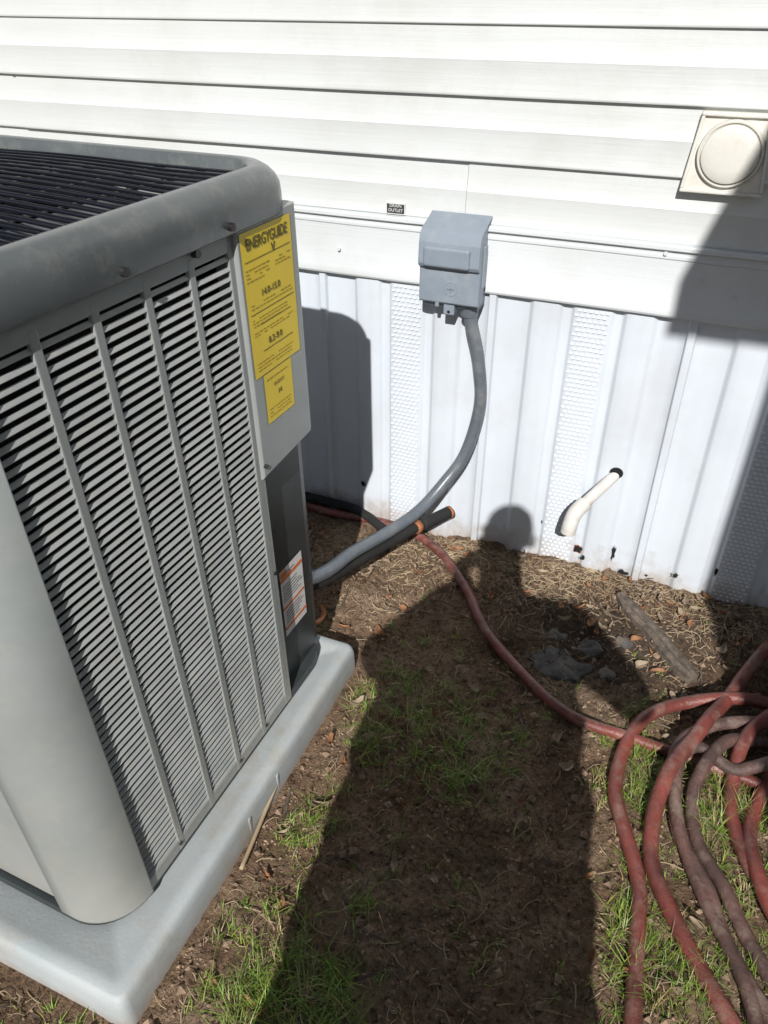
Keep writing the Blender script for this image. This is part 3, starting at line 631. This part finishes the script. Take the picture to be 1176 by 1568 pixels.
while cnt<1900 and tries<90000:
    tries+=1; x=rg.uniform(-0.95,0.5); y=rg.uniform(0.25,1.8); dn=dens(x,y)
    if in_pad(x,y) or rg.random()>dn: continue
    cnt+=1; nb=rg.randint(4,12); dry=rg.random()<0.18; base=rg.uniform(0.65,1.3); hs_=0.8+1.2*min(1,dn)
    for b in range(nb):
        col=(0.19*base,0.28*base,0.045*base) if not dry else (0.38*base,0.31*base,0.16*base)
        c=tuple(v*rg.uniform(0.8,1.2) for v in col)
        blade(x+rg.gauss(0,0.006),y+rg.gauss(0,0.006),rg.uniform(0,6.28),rg.uniform(0.008,0.028)*hs_,rg.uniform(0.0006,0.0015),rg.uniform(0.2,1.6),c)
me=D.meshes.new("grass"); me.from_pydata(gv,[],gf); me.update(); me.materials.append(M_grass)
at=me.attributes.new("gcol",'FLOAT_COLOR','FACE')
for i,c in enumerate(gc): at.data[i].color=(*c,1)
go=D.objects.new("grass",me); COL.objects.link(go)
# ------------------------------------------------------------------ unseen porch on the right, added to cast its shadow on the wall
porch=empty("shadow_porch")
PX=0.725; PE=0.525; PY=-0.36; PEY=-0.52; PZ_=2.5
mb=MB(); mb.box(PX,3.6,PY,WALL-0.04,-0.02,PZ_+0.02); mb.obj("shadow_porch_walls",M_trim,porch)
mb=MB(); mb.box(PE,3.8,PEY,WALL-0.04,PZ_,PZ_+0.12); mb.obj("shadow_porch_fascia",M_trim,porch)
mb=MB(); mb.add([(PE-.0,PEY-.0,PZ_+0.122),(3.8,PEY,PZ_+0.122),(3.8,WALL-.04,PZ_+0.16),(PE,WALL-.04,PZ_+0.16)],[(0,1,2,3)]); mb.obj("shadow_porch_roof",M_shing,porch)
mb=MB(); mb.box(1.3,2.1,PY-0.03,PY+0.01,0.95,1.95); mb.box(2.5,3.3,PY-0.03,PY+0.01,0.05,2.1); mb.obj("shadow_porch_frames",M_trim,porch)
mb=MB(); mb.box(1.36,2.04,PY-0.034,PY-0.02,1.01,1.89); mb.box(2.6,3.2,PY-0.034,PY-0.02,1.1,1.9); mb.obj("shadow_porch_glass",M_glass,porch)
# ------------------------------------------------------------------ photographer
parts=[]
def capsule(a,b,ra,rb,sy=1.0):
    a=Vector(a);b=Vector(b); n=max(2,int((b-a).length/(min(ra,rb)*0.35))+1)
    for i in range(n+1):
        t=i/n; parts.append((a.lerp(b,t),ra+(rb-ra)*t,sy))
def build(name,vox,mats,fn,parent):
    import bmesh
    bm=bmesh.new()
    for (p,r,sy) in parts:
        bmesh.ops.create_icosphere(bm,subdivisions=2,radius=r,matrix=Matrix.Translation(p)@Matrix.Diagonal((1,sy,1,1)))
    me=D.meshes.new(name); bm.to_mesh(me); bm.free(); o=D.objects.new(name,me); COL.objects.link(o)
    r=o.modifiers.new("r",'REMESH'); r.mode='VOXEL'; r.voxel_size=vox
    s=o.modifiers.new("s",'SMOOTH'); s.iterations=4; s.factor=0.5
    dg=bpy.context.evaluated_depsgraph_get(); m2=D.meshes.new_from_object(o.evaluated_get(dg)); o.modifiers.clear(); o.data=m2
    m2.materials.clear()
    for m in mats: m2.materials.append(m)
    for p in m2.polygons: p.material_index=fn(p.center); p.use_smooth=True
    o.parent=parent; parts.clear(); return o
ph=empty("person_photographing")
by=-0.22
capsule((-0.100,by-.02,0.52),(0.165,by-.02,0.52),0.150,0.150,0.8); capsule((-0.088,by-.02,0.66),(0.18,by-.02,0.66),0.150,0.150,0.8)
capsule((-0.070,by-.02,0.80),(0.19,by-.02,0.80),0.148,0.148,0.8); capsule((-0.06,by,0.94),(0.20,by,0.94),0.145,0.145,0.75)
capsule((-0.04,by,1.10),(0.20,by,1.10),0.140,0.140,0.75); capsule((0.01,by,1.25),(0.22,by,1.26),0.125,0.125,0.8)
capsule((-0.02,by,1.325),(0.31,by,1.35),0.060,0.07); capsule((0.13,by,1.38),(0.13,by,1.50),0.06,0.05)
capsule((-0.03,by,1.31),(-0.20,by+.06,1.09),0.062,0.052); capsule((-0.20,by+.06,1.09),(-0.02,-0.075,1.285),0.052,0.034)
capsule((0.33,by,1.34),(0.43,by+.06,1.18),0.066,0.055); capsule((0.43,by+.06,1.18),(0.095,-0.08,1.285),0.055,0.034)
for s,xh in ((-1,-0.09),(1,0.15)):
    capsule((xh,by-.02,0.60),(xh+s*0.01,by-.01,0.44),0.110,0.085); capsule((xh+s*0.01,by-.01,0.44),(xh+s*0.02,by-.05,0.09),0.075,0.050)
    capsule((xh+s*0.02,by-.06,0.045),(xh+s*0.04,by+.11,0.035),0.044,0.034)
def zone(c):
    if c.z<0.10: return 3
    if c.z<0.42: return 2
    if c.z>1.44 : return 0
    if c.y>-0.125 and c.z>1.2 and -0.06<c.x<0.14: return 0
    return 1
build("body",0.012,[M_skin,M_shirt,M_jean,M_shoe],zone,ph)
hc=Vector((0.13,-0.20,1.60))
capsule(hc+Vector((0,-.01,0.01)),hc+Vector((0,-.005,0.015)),0.072,0.072,1.15); capsule(hc+Vector((0,.012,-.055)),hc+Vector((0,.02,-.06)),0.048,0.044)
capsule(hc+Vector((0,.078,0.0)),hc+Vector((0,.09,-.028)),0.010,0.013); capsule(hc+Vector((-.07,0,-.005)),hc+Vector((-.072,-.002,-.03)),0.013,0.009); capsule(hc+Vector((.07,0,-.005)),hc+Vector((.072,-.002,-.03)),0.013,0.009)
capsule(hc+Vector((-.018,.068,-.052)),hc+Vector((.018,.068,-.052)),0.008,0.008); capsule(hc+Vector((0,-.01,-.06)),hc+Vector((.0,-.02,-.13)),0.048,0.05)
build("head",0.006,[M_skin,M_hair],lambda c: 1 if (c.z>hc.z+0.035 or (c.y<hc.y-0.01 and c.z>hc.z-0.05 and abs(c.x-hc.x)<0.08)) else 0,ph)
mb=MB()
for s in (-1,1):
    v,f=tube_data([hc+Vector((s*.028,.074,.006)),hc+Vector((s*.028,.080,.006))],0.009,n=10); mb.add(v,f)
mb.obj("eyes",M_dark,ph)
def hand(cx,s,name):
    capsule((cx,-0.07,1.285),(cx+s*0.004,-0.045,1.33),0.026,0.024,0.7)
    for i in range(4):
        zz=1.300+0.017*i; capsule((cx,-0.045,zz),(cx-s*0.006,-0.012,zz+0.004),0.0085,0.008); capsule((cx-s*0.006,-0.012,zz+0.004),(cx-s*0.03,-0.006,zz+0.006),0.0078,0.0068)
    capsule((cx,-0.06,1.31),(cx-s*0.02,-0.058,1.345),0.011,0.009); capsule((cx-s*0.02,-0.058,1.345),(cx-s*0.030,-0.052,1.36),0.009,0.008)
    build(name,0.004,[M_skin],lambda c:0,ph)
hand(-0.035,-1,"hand_left"); hand(0.085,1,"hand_right")
mb=MB(); mb.box(-0.012,0.062,-0.008,0.0,-0.135,0.012); o=mb.obj("mobile_phone",M_wire,ph); bevel(o,0.003,2)
o.matrix_world=Matrix.Translation((0,0,1.4))@Matrix.Rotation(math.radians(23),4,'Z')@Matrix.Rotation(math.radians(-34.3),4,'X')@Matrix.Translation((0,-0.012,0))
# ------------------------------------------------------------------ world, sun, camera
sundir=Vector((-0.25,1.0,-0.75)).normalized()
w=D.worlds.new("World"); SC.world=w; w.use_nodes=True; nt=w.node_tree; bg=nt.nodes["Background"]
sky=nt.nodes.new("ShaderNodeTexSky"); sky.sky_type='NISHITA'; sky.sun_disc=False
sky.sun_elevation=math.asin(-sundir.z); sky.sun_rotation=math.atan2(-sundir.x,-sundir.y)
nt.links.new(sky.outputs[0],bg.inputs[0]); bg.inputs[1].default_value=0.050
sl=D.lights.new("sun",'SUN'); sl.energy=5.0; sl.angle=math.radians(0.5); sl.color=(1.0,0.965,0.925)
so=D.objects.new("sun",sl); COL.objects.link(so); so.rotation_euler=sundir.to_track_quat('-Z','Y').to_euler(); so.location=(1,-4,4)
cam=D.cameras.new("camera"); co=D.objects.new("camera",cam); COL.objects.link(co)
cam.sensor_fit='VERTICAL'; cam.sensor_height=36; cam.lens=36*1178/1568; cam.clip_start=0.02; cam.clip_end=1000
co.matrix_world=Matrix.Translation((0,0,CAMH))@Matrix.Rotation(math.radians(23),4,'Z')@Matrix.Rotation(math.radians(90-34.3),4,'X')
SC.camera=co
SC.view_settings.view_transform='Standard'; SC.view_settings.look='None'; SC.view_settings.exposure=0
